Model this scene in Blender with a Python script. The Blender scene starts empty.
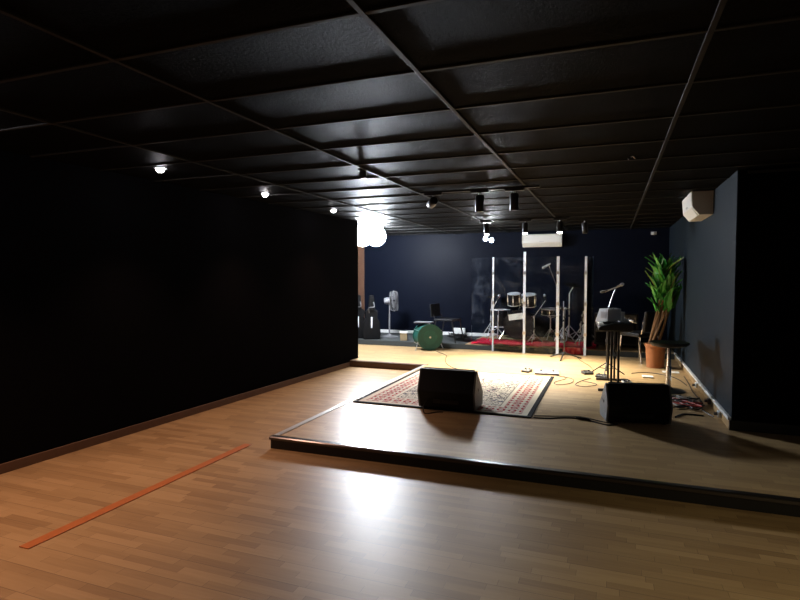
import bpy, bmesh, math, random
from mathutils import Vector, Matrix
random.seed(7)
PI = math.pi
S = bpy.context.scene
C = S.collection

# ------------------------------------------------------------------ materials
def newmat(name):
    m = bpy.data.materials.new(name); m.use_nodes = True
    nt = m.node_tree; b = nt.nodes['Principled BSDF']
    return m, nt, b
def setin(b, **k):
    for a, v in k.items():
        b.inputs[a.replace('_', ' ')].default_value = v
def mat(name, col, rough=.5, metal=0, spec=.5, bump=0, scale=60, var=0, coat=0):
    m, nt, b = newmat(name)
    setin(b, Roughness=rough, Metallic=metal, Specular_IOR_Level=spec)
    b.inputs['Coat Weight'].default_value = coat
    tc = nt.nodes.new('ShaderNodeTexCoord')
    n = nt.nodes.new('ShaderNodeTexNoise'); n.inputs['Scale'].default_value = scale; n.inputs['Detail'].default_value = 4
    nt.links.new(tc.outputs['Object'], n.inputs['Vector'])
    mx = nt.nodes.new('ShaderNodeMix'); mx.data_type = 'RGBA'
    v = max(var, .06)
    mx.inputs[6].default_value = (*[c*(1-v) for c in col], 1); mx.inputs[7].default_value = (*[min(1, c*(1+v)) for c in col], 1)
    nt.links.new(n.outputs['Fac'], mx.inputs[0]); nt.links.new(mx.outputs[2], b.inputs['Base Color'])
    if bump:
        bp = nt.nodes.new('ShaderNodeBump'); bp.inputs['Strength'].default_value = bump; bp.inputs['Distance'].default_value = .01
        nt.links.new(n.outputs['Fac'], bp.inputs['Height']); nt.links.new(bp.outputs['Normal'], b.inputs['Normal'])
    return m
def emit(name, col, strength):
    m, nt, b = newmat(name)
    setin(b, Base_Color=(.9, .9, .9, 1)); b.inputs['Emission Color'].default_value = (*col, 1); b.inputs['Emission Strength'].default_value = strength
    return m
class NT:
    """small math-node writer"""
    def __init__(s, nt): s.nt = nt
    def m(s, op, a, b=None, c=None):
        n = s.nt.nodes.new('ShaderNodeMath'); n.operation = op
        for i, v in enumerate((a, b, c)):
            if v is None: continue
            if isinstance(v, (int, float)): n.inputs[i].default_value = v
            else: s.nt.links.new(v, n.inputs[i])
        return n.outputs[0]
    def white(s, x, y):
        cb = s.nt.nodes.new('ShaderNodeCombineXYZ')
        for i, v in enumerate((x, y)):
            if isinstance(v, (int, float)): cb.inputs[i].default_value = v
            else: s.nt.links.new(v, cb.inputs[i])
        w = s.nt.nodes.new('ShaderNodeTexWhiteNoise'); w.noise_dimensions = '2D'
        s.nt.links.new(cb.outputs[0], w.inputs['Vector']); return w.outputs['Value']
    def ramp(s, f, stops, interp='LINEAR'):
        r = s.nt.nodes.new('ShaderNodeValToRGB'); r.color_ramp.interpolation = interp
        e = r.color_ramp.elements
        while len(e) < len(stops): e.new(.5)
        for i, (p, c) in enumerate(stops): e[i].position = p; e[i].color = (*c, 1)
        s.nt.links.new(f, r.inputs[0]); return r.outputs[0]
    def mix(s, f, a, b, mode='MIX'):
        n = s.nt.nodes.new('ShaderNodeMix'); n.data_type = 'RGBA'; n.blend_type = mode
        for i, v in ((0, f), (6, a), (7, b)):
            if isinstance(v, (int, float)): n.inputs[i].default_value = v
            elif isinstance(v, tuple): n.inputs[i].default_value = (*v, 1)
            else: s.nt.links.new(v, n.inputs[i])
        return n.outputs[2]
def laminate(name, stops, rough=.26):
    m, nt, b = newmat(name); k = NT(nt)
    tc = nt.nodes.new('ShaderNodeTexCoord'); sp = nt.nodes.new('ShaderNodeSeparateXYZ')
    nt.links.new(tc.outputs['Object'], sp.inputs[0]); x, y = sp.outputs[0], sp.outputs[1]
    row = k.m('FLOOR', k.m('DIVIDE', y, .058))
    off = k.m('MULTIPLY', k.white(row, 3.3), 5.0)
    xx = k.m('DIVIDE', k.m('ADD', x, off), .36)
    cell = k.m('FLOOR', xx)
    w = k.white(cell, row)
    mp = nt.nodes.new('ShaderNodeMapping'); mp.inputs['Scale'].default_value = (2.2, 38, 1)
    nt.links.new(tc.outputs['Object'], mp.inputs['Vector'])
    g = nt.nodes.new('ShaderNodeTexNoise'); g.inputs['Scale'].default_value = 1.6; g.inputs['Detail'].default_value = 6
    nt.links.new(mp.outputs[0], g.inputs['Vector'])
    t = k.m('ADD', k.m('MULTIPLY', w, .50), k.m('MULTIPLY', g.outputs['Fac'], .55))
    col = k.ramp(t, stops)
    by = k.m('ABSOLUTE', k.m('SUBTRACT', k.m('FRACT', k.m('DIVIDE', y, .174)), .5))
    seam = k.m('GREATER_THAN', by, .49)
    fx = k.m('FRACT', xx); sm2 = k.m('LESS_THAN', fx, .006)
    col = k.mix(k.m('MULTIPLY', k.m('MAXIMUM', seam, sm2), .55), col, (.05, .028, .015))
    nt.links.new(col, b.inputs['Base Color']); setin(b, Specular_IOR_Level=.3)
    r = k.m('ADD', k.m('MULTIPLY', g.outputs['Fac'], .10), rough-.05)
    nt.links.new(r, b.inputs['Roughness'])
    bp = nt.nodes.new('ShaderNodeBump'); bp.inputs['Strength'].default_value = .05; bp.inputs['Distance'].default_value = .004
    nt.links.new(g.outputs['Fac'], bp.inputs['Height']); nt.links.new(bp.outputs[0], b.inputs['Normal'])
    return m
def rugmat(hw, hl):
    m, nt, b = newmat('rug_pile'); k = NT(nt)
    tc = nt.nodes.new('ShaderNodeTexCoord'); sp = nt.nodes.new('ShaderNodeSeparateXYZ')
    nt.links.new(tc.outputs['Object'], sp.inputs[0])
    ax, ay = k.m('ABSOLUTE', sp.outputs[0]), k.m('ABSOLUTE', sp.outputs[1])
    d = k.m('MINIMUM', k.m('SUBTRACT', hw, ax), k.m('SUBTRACT', hl, ay))
    cb = nt.nodes.new('ShaderNodeCombineXYZ'); nt.links.new(ax, cb.inputs[0]); nt.links.new(ay, cb.inputs[1])
    def vor(scale, feat='F1'):
        v = nt.nodes.new('ShaderNodeTexVoronoi'); v.inputs['Scale'].default_value = scale; v.feature = feat
        nt.links.new(cb.outputs[0], v.inputs['Vector']); return v
    def noise(scale, det=3, dist=1.2):
        n = nt.nodes.new('ShaderNodeTexNoise'); n.inputs['Scale'].default_value = scale; n.inputs['Detail'].default_value = det
        n.inputs['Distortion'].default_value = dist
        nt.links.new(cb.outputs[0], n.inputs['Vector']); return n.outputs['Fac']
    cream = (.62, .55, .44)
    # field: dark scrolling stems and small rosettes on cream
    n1 = noise(9, 2, 2.5)
    stem = k.m('LESS_THAN', k.m('ABSOLUTE', k.m('SUBTRACT', n1, .5)), .042)
    v1 = vor(9); ros = k.m('LESS_THAN', v1.outputs['Distance'], .26)
    ring = k.m('LESS_THAN', v1.outputs['Distance'], .12)
    field = k.mix(stem, cream, (.07, .065, .08))
    field = k.mix(ros, field, (.12, .12, .15)); field = k.mix(ring, field, (.45, .16, .15))
    # border band: red medallions with pale hearts, dark stems
    s1 = k.m('MULTIPLY', k.m('SINE', k.m('MULTIPLY', ax, 27)), k.m('SINE', k.m('MULTIPLY', ay, 27)))
    n2 = noise(22, 2, 1)
    med = k.m('GREATER_THAN', k.m('ADD', k.m('ABSOLUTE', s1), k.m('MULTIPLY', n2, .7)), .72)
    heart = k.m('GREATER_THAN', k.m('ADD', k.m('ABSOLUTE', s1), k.m('MULTIPLY', n2, .3)), .98)
    band = k.mix(med, cream, (.36, .035, .045)); band = k.mix(heart, band, (.6, .5, .42))
    st2 = k.m('LESS_THAN', k.m('ABSOLUTE', k.m('SUBTRACT', n2, .47)), .03)
    band = k.mix(k.m('MULTIPLY', st2, .7), band, (.12, .08, .09))
    def sel(a, lo):  # 1 where d>lo
        return k.m('GREATER_THAN', d, lo)
    col = k.mix(sel(0, .045), (.012, .012, .014), cream)
    col = k.mix(sel(0, .105), col, band)
    col = k.mix(sel(0, .33), col, cream)
    col = k.mix(sel(0, .37), col, (.2, .17, .16))
    col = k.mix(sel(0, .382), col, field)
    nt.links.new(col, b.inputs['Base Color']); setin(b, Roughness=.95, Specular_IOR_Level=.1)
    bp = nt.nodes.new('ShaderNodeBump'); bp.inputs['Strength'].default_value = .3; bp.inputs['Distance'].default_value = .004
    nn = nt.nodes.new('ShaderNodeTexNoise'); nn.inputs['Scale'].default_value = 300
    nt.links.new(tc.outputs['Object'], nn.inputs['Vector']); nt.links.new(nn.outputs['Fac'], bp.inputs['Height']); nt.links.new(bp.outputs[0], b.inputs['Normal'])
    return m
def acrylic(name):
    m, nt, b = newmat(name); nt.nodes.remove(b); k = NT(nt)
    out = nt.nodes['Material Output']
    tr = nt.nodes.new('ShaderNodeBsdfTransparent'); tr.inputs[0].default_value = (.93, .95, .96, 1)
    gl = nt.nodes.new('ShaderNodeBsdfGlossy'); gl.inputs['Roughness'].default_value = .06
    df = nt.nodes.new('ShaderNodeBsdfDiffuse'); df.inputs[0].default_value = (.55, .62, .75, 1)
    fr = nt.nodes.new('ShaderNodeFresnel'); fr.inputs['IOR'].default_value = 1.22
    tc = nt.nodes.new('ShaderNodeTexCoord')
    n = nt.nodes.new('ShaderNodeTexNoise'); n.inputs['Scale'].default_value = 3.5; n.inputs['Detail'].default_value = 5; n.inputs['Distortion'].default_value = 1.5
    nt.links.new(tc.outputs['Object'], n.inputs['Vector'])
    m1 = nt.nodes.new('ShaderNodeMixShader'); nt.links.new(fr.outputs[0], m1.inputs[0]); nt.links.new(tr.outputs[0], m1.inputs[1]); nt.links.new(gl.outputs[0], m1.inputs[2])
    sm = k.m('MULTIPLY', k.m('MAXIMUM', k.m('SUBTRACT', n.outputs['Fac'], .47), 0), .10)
    m2 = nt.nodes.new('ShaderNodeMixShader'); nt.links.new(sm, m2.inputs[0]); nt.links.new(m1.outputs[0], m2.inputs[1]); nt.links.new(df.outputs[0], m2.inputs[2])
    nt.links.new(m2.outputs[0], out.inputs['Surface'])
    return m
def tilemat():
    m, nt, b = newmat('ceiling_tile'); k = NT(nt)
    tc = nt.nodes.new('ShaderNodeTexCoord'); sp = nt.nodes.new('ShaderNodeSeparateXYZ')
    nt.links.new(tc.outputs['Object'], sp.inputs[0])
    n = nt.nodes.new('ShaderNodeTexNoise'); n.inputs['Scale'].default_value = 55; n.inputs['Detail'].default_value = 8; n.inputs['Roughness'].default_value = .75
    nt.links.new(tc.outputs['Object'], n.inputs['Vector'])
    col = k.ramp(n.outputs['Fac'], [(.35, (.002, .002, .002)), (.65, (.0085, .0085, .0086))])
    nt.links.new(col, b.inputs['Base Color']); setin(b, Roughness=.5, Specular_IOR_Level=.010)
    bp = nt.nodes.new('ShaderNodeBump'); bp.inputs['Strength'].default_value = 1; bp.inputs['Distance'].default_value = .012
    nt.links.new(n.outputs['Fac'], bp.inputs['Height']); nt.links.new(bp.outputs[0], b.inputs['Normal'])
    return m
M = dict(
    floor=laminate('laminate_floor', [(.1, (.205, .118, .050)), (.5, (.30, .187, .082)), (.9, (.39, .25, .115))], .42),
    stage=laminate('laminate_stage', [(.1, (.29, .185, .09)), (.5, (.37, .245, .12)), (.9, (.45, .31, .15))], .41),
    tile=tilemat(), grid=mat('grid_paint', (.028, .028, .027), .5, 0, .06),
    wall=mat('black_wall_paint', (.0034, .0034, .0040), .8, 0, .004, .15, 40),
    wall_b=mat('charcoal_wall_paint', (.0038, .0054, .0115), .45, 0, .05, .12, 30),
    wall_r=mat('slate_wall_paint', (.0145, .022, .030), .6, 0, .06, .12, 30),
    skirt=mat('pine_skirting', (.42, .27, .12), .45, 0, .4, 0, 14, .2),
    skirt_d=mat('dark_wood_skirting', (.10, .055, .032), .5, 0, .3, 0, 14, .2),
    skirt_black=mat('black_skirting', (.012, .012, .012), .5),
    trunk=mat('white_plastic_trunking', (.75, .75, .74), .4),
    strip=mat('orange_wood_strip', (.38, .115, .03), .4, 0, .4, 0, 20, .2),
    nosing=mat('dark_metal_nosing', (.10, .09, .085), .28, .85),
    alu=mat('aluminium_edge', (.5, .48, .45), .35, .8),
    face=mat('stage_face', (.007, .006, .005), .6),
    riserface=mat('riser_carpet', (.055, .06, .06), .9, 0, .1, .2, 120),
    black=mat('black_plastic', (.012, .012, .013), .4), matte=mat('matte_black', (.005, .005, .0055), .85, 0, .08),
    vinyl=mat('black_vinyl', (.008, .008, .009), .5, 0, .3, .3, 160),
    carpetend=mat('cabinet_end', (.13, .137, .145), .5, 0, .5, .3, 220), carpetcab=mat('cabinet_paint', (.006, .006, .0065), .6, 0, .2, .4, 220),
    grille=mat('steel_grille', (.02, .02, .022), .5, .6, .5, .5, 260),
    rim=mat('drum_chrome', (.80, .83, .87), .38, .6), chrome=mat('chrome', (.8, .8, .82), .16, 1), steel=mat('satin_steel', (.55, .55, .57), .32, .9),
    white=mat('white_plastic', (.78, .78, .75), .4), cream=mat('cream_plastic', (.74, .72, .64), .42), grey=mat('grey_plastic', (.66, .70, .74), .45),
    fan=mat('fan_plastic', (.14, .14, .15), .5), dgrey=mat('dark_grey_plastic', (.06, .06, .065), .5),
    head=mat('drum_head', (.62, .66, .70), .45), lacquer=mat('black_drum_lacquer', (.010, .009, .010), .45, 0, .25),
    green=mat('green_flare_wrap', (.003, .07, .054), .5, 0, .5, 0, 12, .25), greenhead=mat('green_flare_head', (.004, .085, .065), .5, 0, .5, 0, 12, .3),  # green of a lens-flare ghost, given to the made-up drum
    brass=mat('cymbal_bronze', (.50, .40, .22), .25, 1), red=mat('red_cloth', (.62, .012, .045), .85, 0, .2, .4, 50, .2),
    mat_b=mat('beige_mat', (.28, .21, .12), .95, 0, .1, .3, 90, .15), wood=mat('brown_board', (.11, .052, .03), .5, 0, .4, 0, 8, .25),
    terracotta=mat('terracotta', (.34, .13, .05), .6, 0, .3, 0, 20, .12), soil=mat('soil', (.05, .035, .02), .95, 0, .1, .8, 60),
    cane=mat('cane_bark', (.17, .10, .05), .8, 0, .2, .5, 45, .35), leaf=mat('leaf_green', (.04, .26, .03), .4, 0, .5, 0, 9, .5),
    leaf_y=mat('leaf_pale', (.16, .24, .04), .45, 0, .5, 0, 9, .4),
    paper=mat('paper', (.82, .82, .80), .7), cable=mat('cable_rubber', (.014, .014, .015), .5), cable_g=mat('grey_cable', (.32, .31, .30), .5),
    cable_r=mat('red_cable', (.45, .03, .02), .5), acrylic=acrylic('clear_acrylic'), post=mat('clear_hinge_strip', (.64, .73, .88), .3, 0, .6),
    flood=emit('floodlight_glass', (.86, .92, 1.0), 235), down=emit('downlight_glass', (1, .93, .97), 40), twin=emit('twin_bulb_glass', (.95, .97, 1), 420), spot=emit('spot_glass', (1, .97, .9), 30),
    pedal=mat('pedal_metal', (.16, .16, .19), .4, .5),
)
RUG = rugmat(.975, 1.2)

# ------------------------------------------------------------------ mesh builder
class MB:
    def __init__(s): s.b = bmesh.new()
    def box(s, x0, x1, y0, y1, z0, z1, rot=None):
        vs = [s.b.verts.new((x, y, z)) for x in (x0, x1) for y in (y0, y1) for z in (z0, z1)]
        for f in ((0,1,3,2), (4,6,7,5), (0,4,5,1), (2,3,7,6), (0,2,6,4), (1,5,7,3)): s.b.faces.new([vs[i] for i in f])
        if rot: bmesh.ops.transform(s.b, matrix=rot, verts=vs)
        return s
    def prism(s, pts, axis, a0, a1):
        """pts: 2-D outline in the two other axes (cyclic order), extruded along axis"""
        def P(u, v, a): return {'x': (a, u, v), 'y': (u, a, v), 'z': (u, v, a)}[axis]
        A = [s.b.verts.new(P(u, v, a0)) for u, v in pts]; B = [s.b.verts.new(P(u, v, a1)) for u, v in pts]
        s.b.faces.new(A[::-1]); s.b.faces.new(B); n = len(pts)
        for i in range(n): s.b.faces.new([A[i], A[(i+1) % n], B[(i+1) % n], B[i]])
        return s
    def tube(s, pts, r, seg=10, cap=True):
        pts = [Vector(p) for p in pts]; n = len(pts)
        rs = r if isinstance(r, (list, tuple)) else [r]*n
        t0 = (pts[1]-pts[0]).normalized(); up = Vector((0, 0, 1)) if abs(t0.z) < .9 else Vector((1, 0, 0))
        nrm = t0.cross(up).normalized(); rings = []
        for i, p in enumerate(pts):
            t = (pts[min(i+1, n-1)]-pts[max(i-1, 0)]).normalized()
            nrm = (nrm - t*nrm.dot(t)).normalized(); bi = t.cross(nrm)
            rings.append([s.b.verts.new(p + (nrm*math.cos(2*PI*j/seg)+bi*math.sin(2*PI*j/seg))*rs[i]) for j in range(seg)])
        for a, b in zip(rings, rings[1:]):
            for j in range(seg): s.b.faces.new([a[j], a[(j+1) % seg], b[(j+1) % seg], b[j]])
        if cap: s.b.faces.new(rings[0][::-1]); s.b.faces.new(rings[-1])
        return s
    def lathe(s, prof, seg=28, mtx=None):
        """prof: (r, z) from bottom to top around local z; mtx places it"""
        rings = []; vv = []
        for r, z in prof:
            if r < 1e-5: v = s.b.verts.new((0, 0, z)); rings.append([v]); vv.append(v)
            else:
                rg = [s.b.verts.new((r*math.cos(2*PI*j/seg), r*math.sin(2*PI*j/seg), z)) for j in range(seg)]; rings.append(rg); vv += rg
        for a, b in zip(rings, rings[1:]):
            for j in range(seg):
                k = (j+1) % seg
                if len(a) == 1 and len(b) == 1: continue
                if len(a) == 1: s.b.faces.new([a[0], b[k], b[j]])
                elif len(b) == 1: s.b.faces.new([a[j], a[k], b[0]])
                else: s.b.faces.new([a[j], a[k], b[k], b[j]])
        if len(rings[0]) > 1: s.b.faces.new(rings[0][::-1])
        if len(rings[-1]) > 1: s.b.faces.new(rings[-1])
        if mtx: bmesh.ops.transform(s.b, matrix=mtx, verts=vv)
        return s
    def torus(s, R, r, mtx=None, seg=36, sg=8):
        vv = []; rg = []
        for i in range(seg):
            a = 2*PI*i/seg
            q = [s.b.verts.new(((R+r*math.cos(2*PI*j/sg))*math.cos(a), (R+r*math.cos(2*PI*j/sg))*math.sin(a), r*math.sin(2*PI*j/sg))) for j in range(sg)]
            rg.append(q); vv += q
        for i in range(seg):
            a, b = rg[i], rg[(i+1) % seg]
            for j in range(sg): s.b.faces.new([a[j], b[j], b[(j+1) % sg], a[(j+1) % sg]])
        if mtx: bmesh.ops.transform(s.b, matrix=mtx, verts=vv)
        return s
    def grid(s, nx, ny, fn):
        V = [[s.b.verts.new(fn(i/nx, j/ny)) for j in range(ny+1)] for i in range(nx+1)]
        for i in range(nx):
            for j in range(ny): s.b.faces.new([V[i][j], V[i+1][j], V[i+1][j+1], V[i][j+1]])
        return s
    def build(s, name, m, parent=None, bevel=0, smooth=False, solid=0, loc=None):
        bmesh.ops.recalc_face_normals(s.b, faces=s.b.faces)
        me = bpy.data.meshes.new(name); s.b.to_mesh(me); s.b.free()
        me.materials.append(M[m] if isinstance(m, str) else m)
        o = bpy.data.objects.new(name, me); C.objects.link(o)
        if parent is not None: o.parent = parent
        if loc: o.location = loc
        if solid:
            d = o.modifiers.new('s', 'SOLIDIFY'); d.thickness = solid; d.offset = 0
        if bevel:
            d = o.modifiers.new('b', 'BEVEL'); d.width = bevel; d.segments = 2; d.limit_method = 'ANGLE'; d.angle_limit = .7
        if smooth:
            for p in me.polygons: p.use_smooth = True
            d = o.modifiers.new('n', 'EDGE_SPLIT'); d.split_angle = .6
        return o
def tag(o, label=None, cat=None, group=None, kind=None):
    if label: o['label'] = label
    if cat: o['category'] = cat
    if group: o['group'] = group
    if kind: o['kind'] = kind
    return o
def thing(name, label, cat, loc=(0,0,0), rz=0, group=None):
    o = bpy.data.objects.new(name, None); C.objects.link(o); o.empty_display_size = .1
    o.location = loc; o.rotation_euler = (0, 0, math.radians(rz)); return tag(o, label, cat, group)
def copy_tree(o, parent=None):
    c = o.copy(); C.objects.link(c); c.parent = parent
    for ch in [x for x in bpy.data.objects if x.parent == o]: copy_tree(ch, c)
    return c
def struct(o): o['kind'] = 'structure'; return o
def smoothpts(pts, n=8):
    P = [Vector(p) for p in pts]; out = []
    for i in range(len(P)-1):
        p0, p1, p2, p3 = P[max(i-1, 0)], P[i], P[i+1], P[min(i+2, len(P)-1)]
        for k in range(n):
            t = k/n; out.append(.5*((2*p1)+(p2-p0)*t+(2*p0-5*p1+4*p2-p3)*t*t+(3*p1-p0-3*p2+p3)*t**3))
    out.append(P[-1]); return out
def aim(p, d):   # matrix: local +z -> direction d, at p
    d = Vector(d).normalized(); return Matrix.Translation(Vector(p)) @ d.to_track_quat('Z', 'Y').to_matrix().to_4x4()
T = Matrix.Translation
def Rm(a, ax): return Matrix.Rotation(math.radians(a), 4, ax)

H, ZS, ZR = 2.46, .10, .20      # ceiling, stage floor, drum riser
XL, XR, YB, YE = -4.25, 1.05, 11.9, 8.6

# ------------------------------------------------------------------ setting
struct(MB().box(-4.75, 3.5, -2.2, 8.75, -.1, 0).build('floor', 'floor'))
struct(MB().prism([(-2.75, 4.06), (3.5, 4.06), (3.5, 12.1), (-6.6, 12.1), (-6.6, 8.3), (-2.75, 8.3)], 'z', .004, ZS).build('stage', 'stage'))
struct(MB().box(-2.765, 3.5, 4.045, 4.058, 0, .082).build('trim_1', 'face'))
struct(MB().prism([(4.035, .078), (4.035, .098), (4.045, .106), (4.095, .106), (4.095, .100), (4.058, .100), (4.058, .078)], 'x', -2.775, 3.5).build('trim_2', 'nosing'))
struct(MB().prism([(-2.775, .0), (-2.775, .098), (-2.765, .106), (-2.71, .106), (-2.71, .100), (-2.752, .100), (-2.752, 0)], 'y', 4.096, 8.27).build('trim_3', 'alu'))
struct(MB().prism([(8.265, .0), (8.265, .098), (8.275, .106), (8.32, .106), (8.32, .1), (8.298, .1), (8.298, 0)], 'x', -4.065, -2.70).build('trim_4', 'skirt_d'))
struct(MB().box(-3.05, -2.975, 2.04, 4.06, 0, .006).build('trim_5', 'strip', bevel=.002))
struct(MB().box(-6.5, 1.04, 10.36, YB, ZS, ZR-.008).build('stage_riser', 'riserface', bevel=.006))
struct(MB().box(-2.62, 1.04, 10.38, YB, ZR-.008, ZR).build('riser_top', 'stage'))
struct(MB().box(-6.5, -2.62, 10.36, YB, ZR-.008, ZR).build('riser_carpet', 'riserface'))
def xw(y): return -4.33+.0444*(y-2.75)      # the left wall is not quite parallel to the room
struct(MB().prism([(-4.75, -2.2), (xw(-2.2), -2.2), (xw(YE), YE), (-4.75, YE)], 'z', 0, H).build('wall_left', 'wall'))
struct(MB().box(-6.6, 1.25, YB, YB+.15, ZS, H).build('wall_back', 'wall_b'))
struct(MB().box(XR, XR+.012, 5.75, YB, ZS, H).build('wall_right', 'wall_r'))
struct(MB().box(XR+.012, 3.5, 5.75, 5.9, ZS, H).build('wall_partition', 'wall'))
struct(MB().box(3.5, 3.65, -2.2, 5.9, 0, H).build('wall_side', 'wall'))
struct(MB().box(-4.75, 3.65, -2.35, -2.2, 0, H).build('wall_front', 'wall'))
struct(MB().box(-6.75, -6.6, 8.55, YB+.15, ZS, H).build('wall_alcove', 'wall_b'))
struct(MB().box(-6.6, -4.75, 8.5, YE, ZS, H).build('wall_recess', 'wall_b'))
struct(MB().box(-6.75, 3.65, -2.35, YB+.15, H, H+.1).build('ceiling', 'tile'))
# suspended grid: long runners and cross tees
g = MB()
LX = [-.852+1.2*k for k in range(-5, 4)]
for x in LX:
    if x > -6.6: g.box(x-.012, x+.012, -2.2 if x > -4 else YE, YB if x < XR else 5.75, H-.012, H+.002)
struct(g.build('ceiling_grid', 'grid', bevel=.002))
g = MB(); y = -1.81
while y < YB:
    x0 = -6.6 if y > YE else xw(y); x1 = XR if y > 5.75 else 3.5
    g.box(x0, x1, y-.012, y+.012, H-.009, H+.002); y += .61
struct(g.build('ceiling_cross_tees', 'grid', bevel=.002))
# skirtings
struct(MB().prism([(xw(-2.2), -2.2), (xw(-2.2)+.018, -2.2), (xw(YE)+.018, YE), (xw(YE), YE)], 'z', 0, .075).build('baseboard_left', 'skirt_d', bevel=.004))
struct(MB().box(XR-.018, XR, 5.75, YB, ZS, ZS+.085).build('baseboard_right', 'skirt', bevel=.004))
struct(MB().box(XR-.03, XR, 5.75, 10.36, ZS+.085, ZS+.115).build('trim_6', 'trunk', bevel=.004))
struct(MB().box(XR-.02, 3.5, 5.73, 5.75, ZS, ZS+.09).build('baseboard_partition', 'skirt_black', bevel=.004))
struct(MB().box(-6.6, -2.3, YB-.03, YB, ZR, ZR+.07).build('baseboard_back', 'trunk', bevel=.004))
struct(MB().box(1.13, 2.6, 5.735, 5.75, H-.035, H-.012).build('trim_7', 'grid'))

# ------------------------------------------------------------------ lamps
def light(name, kind, loc, power, col=(1,1,1), **k):
    d = bpy.data.lights.new(name, kind); d.energy = power; d.color = col
    o = bpy.data.objects.new(name, d); C.objects.link(o); o.location = loc
    for a, v in k.items():
        if a == 'aim': o.rotation_euler = (Vector(v)-Vector(loc)).to_track_quat('-Z', 'Y').to_euler()
        else: setattr(d, a, v)
    return o
# recessed downlights along the left wall (the last two lie outside the frame)
dl = thing('downlight', 'nearest and largest of the round lit downlights in the ceiling along left wall', 'ceiling light', (-3.72, 3.81, H), 0, 'downlights along the left wall')
MB().lathe([(.036, -.004), (.052, -.008), (.054, -.004), (.054, .0), (.036, .0)], 24).build('trim_ring', 'dgrey', dl, smooth=True)
MB().lathe([(0, -.040), (.016, -.037), (.028, -.026), (.035, -.010), (.036, -.001), (0, -.001)], 24).build('lens', 'down', dl, smooth=True)
for i, yy in enumerate((5.38, 7.05, 2.2, .6)):
    d = copy_tree(dl); d.location = (-3.72, yy, H)
    d['label'] = ['lit downlight in ceiling, middle of the three along the left wall', 'lit downlight in ceiling nearest to the floodlight, smallest of the row',
                  'round lit downlight overhead near the left wall, first before the frame', 'round lit downlight overhead near the left wall, beside the camera'][i]
for yy in (1.5, -.2):  # unseen downlights added to brighten the right foreground floor
    d = copy_tree(dl); d.location = (2.0, yy, H)
    d['label'] = 'added unseen downlight overhead by the right-hand side wall, ' + ('nearer the stage edge' if yy > 1 else 'beside the camera')
    d['group'] = 'added unseen downlights on the right side'
    light('downlight_beam', 'SPOT', (2.0, yy, H-.06), 48, (1, .86, .52), aim=(1.5, yy+.3, 0), spot_size=math.radians(115), spot_blend=.9, shadow_soft_size=.04)  # warm fill from the added right-hand downlight
for yy, pw in ((3.81, 26), (5.38, 26), (7.05, 20), (2.2, 45), (.6, 45)):
    light('downlight_beam', 'SPOT', (-3.72, yy, H-.06), pw*1.45, (1, .585, .42), aim=(-3.35, yy, 0), spot_size=math.radians(100), spot_blend=.9, shadow_soft_size=.04)
# twin floodlight
fl = thing('floodlight', 'glaring white twin floodlight under the ceiling beyond end of left wall', 'floodlight', (-4.33, 9.7, H))
MB().box(-.30, .30, -.03, .03, -.03, 0).build('mounting_bar', 'black', fl, bevel=.004)
for sx in (-.14, .14):
    MB().tube([(sx, 0, -.02), (sx, 0, -.07)], .012).build('arm', 'black', fl)
    MB().lathe([(0, 0), (.1, .01), (.12, .06), (.12, .075)], 24, aim((sx, .05, -.17), (.25, -1, -.1))).build('housing', 'black', fl, smooth=True)
    MB().lathe([(.115, 0), (.17, .02), (.19, .06), (.17, .12), (.11, .16), (0, .18)], 24, aim((sx, -.03, -.18), (.25, -1, -.12))).build('lens', 'flood', fl, smooth=True)
# tracks and spotlights
def track(label, x0, x1, y, xs, y1=None):
    t = thing('light_track', label, 'light track', ((x0+x1)/2, y, H-.012), 0)
    MB().box(x0-(x0+x1)/2, x1-(x0+x1)/2, -.018, .018, -.022, 0).build('rail', 'black', t, bevel=.003)
    for x in xs: MB().box(x-(x0+x1)/2-.10, x-(x0+x1)/2+.10, -.02, .02, -.045, -.022).build('adapter', 'black', t, bevel=.004)
    return t
track('long black light track nearest on the ceiling, holding the unlit spotlights', -2.0, -.70, 5.86, (-1.85, -1.33, -.96))
track('black light track nearer the back wall, above the drum shield', -2.05, -.62, 9.1, (-1.95, -1.31, -.77))
def spotlight(label, loc, d, lit=True, group='cylinder spotlights on the tracks', L=.18):
    t = thing('spotlight', label, 'spotlight', loc, 0, group); d = Vector(d).normalized()
    MB().tube([(0, 0, 0), (0, 0, -.05)], .011).build('stem', 'steel', t, smooth=True)
    c = Vector((0, 0, -.07)); a = c - d*.045
    MB().lathe([(0, 0), (.040, .003), (.046, .012), (.046, L-.005), (.043, L), (.038, L-.012), (0, L-.012)], 24, aim(a, d)).build('housing', 'black', t, smooth=True)
    MB().lathe([(0, L-.011), (.037, L-.011), (.036, L-.002), (0, L)], 20, aim(a, d)).build('bulb', 'spot' if lit else 'head', t, smooth=True)
    return t
zt = H-.055
spotlight('black round spotlight turned away, at left end of the nearer track', (-1.85, 5.86, zt), (-.5, .86, -.12), False)
spotlight('black cylinder spotlight, middle one of the nearer track', (-1.33, 5.86, zt), (.0, .05, -1), False)
spotlight('black cylinder spotlight at right end of the nearer track', (-.96, 5.86, zt), (.0, .05, -1), False)
spotlight('lit black spotlight at left end of the rear track', (-1.95, 9.1, zt), (.1, -.15, -1))
spotlight('lit black spotlight in the middle of the rear track', (-1.31, 9.1, zt), (.0, -.2, -1))
spotlight('lit black spotlight at right end of the rear track', (-.77, 9.1, zt), (.0, -.2, -1))
spotlight('dark spotlight on its own right of the rear track', (-.42, 9.6, zt+.02), (.1, .05, -1), False)
tw = thing('twin_spotlight', 'pair of small glowing bulbs hanging below the left spotlight of the rear track', 'spotlight', (-2.05, 9.75, H))
MB().tube([(0, 0, 0), (0, 0, -.24)], .012).build('stem', 'black', tw)
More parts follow.
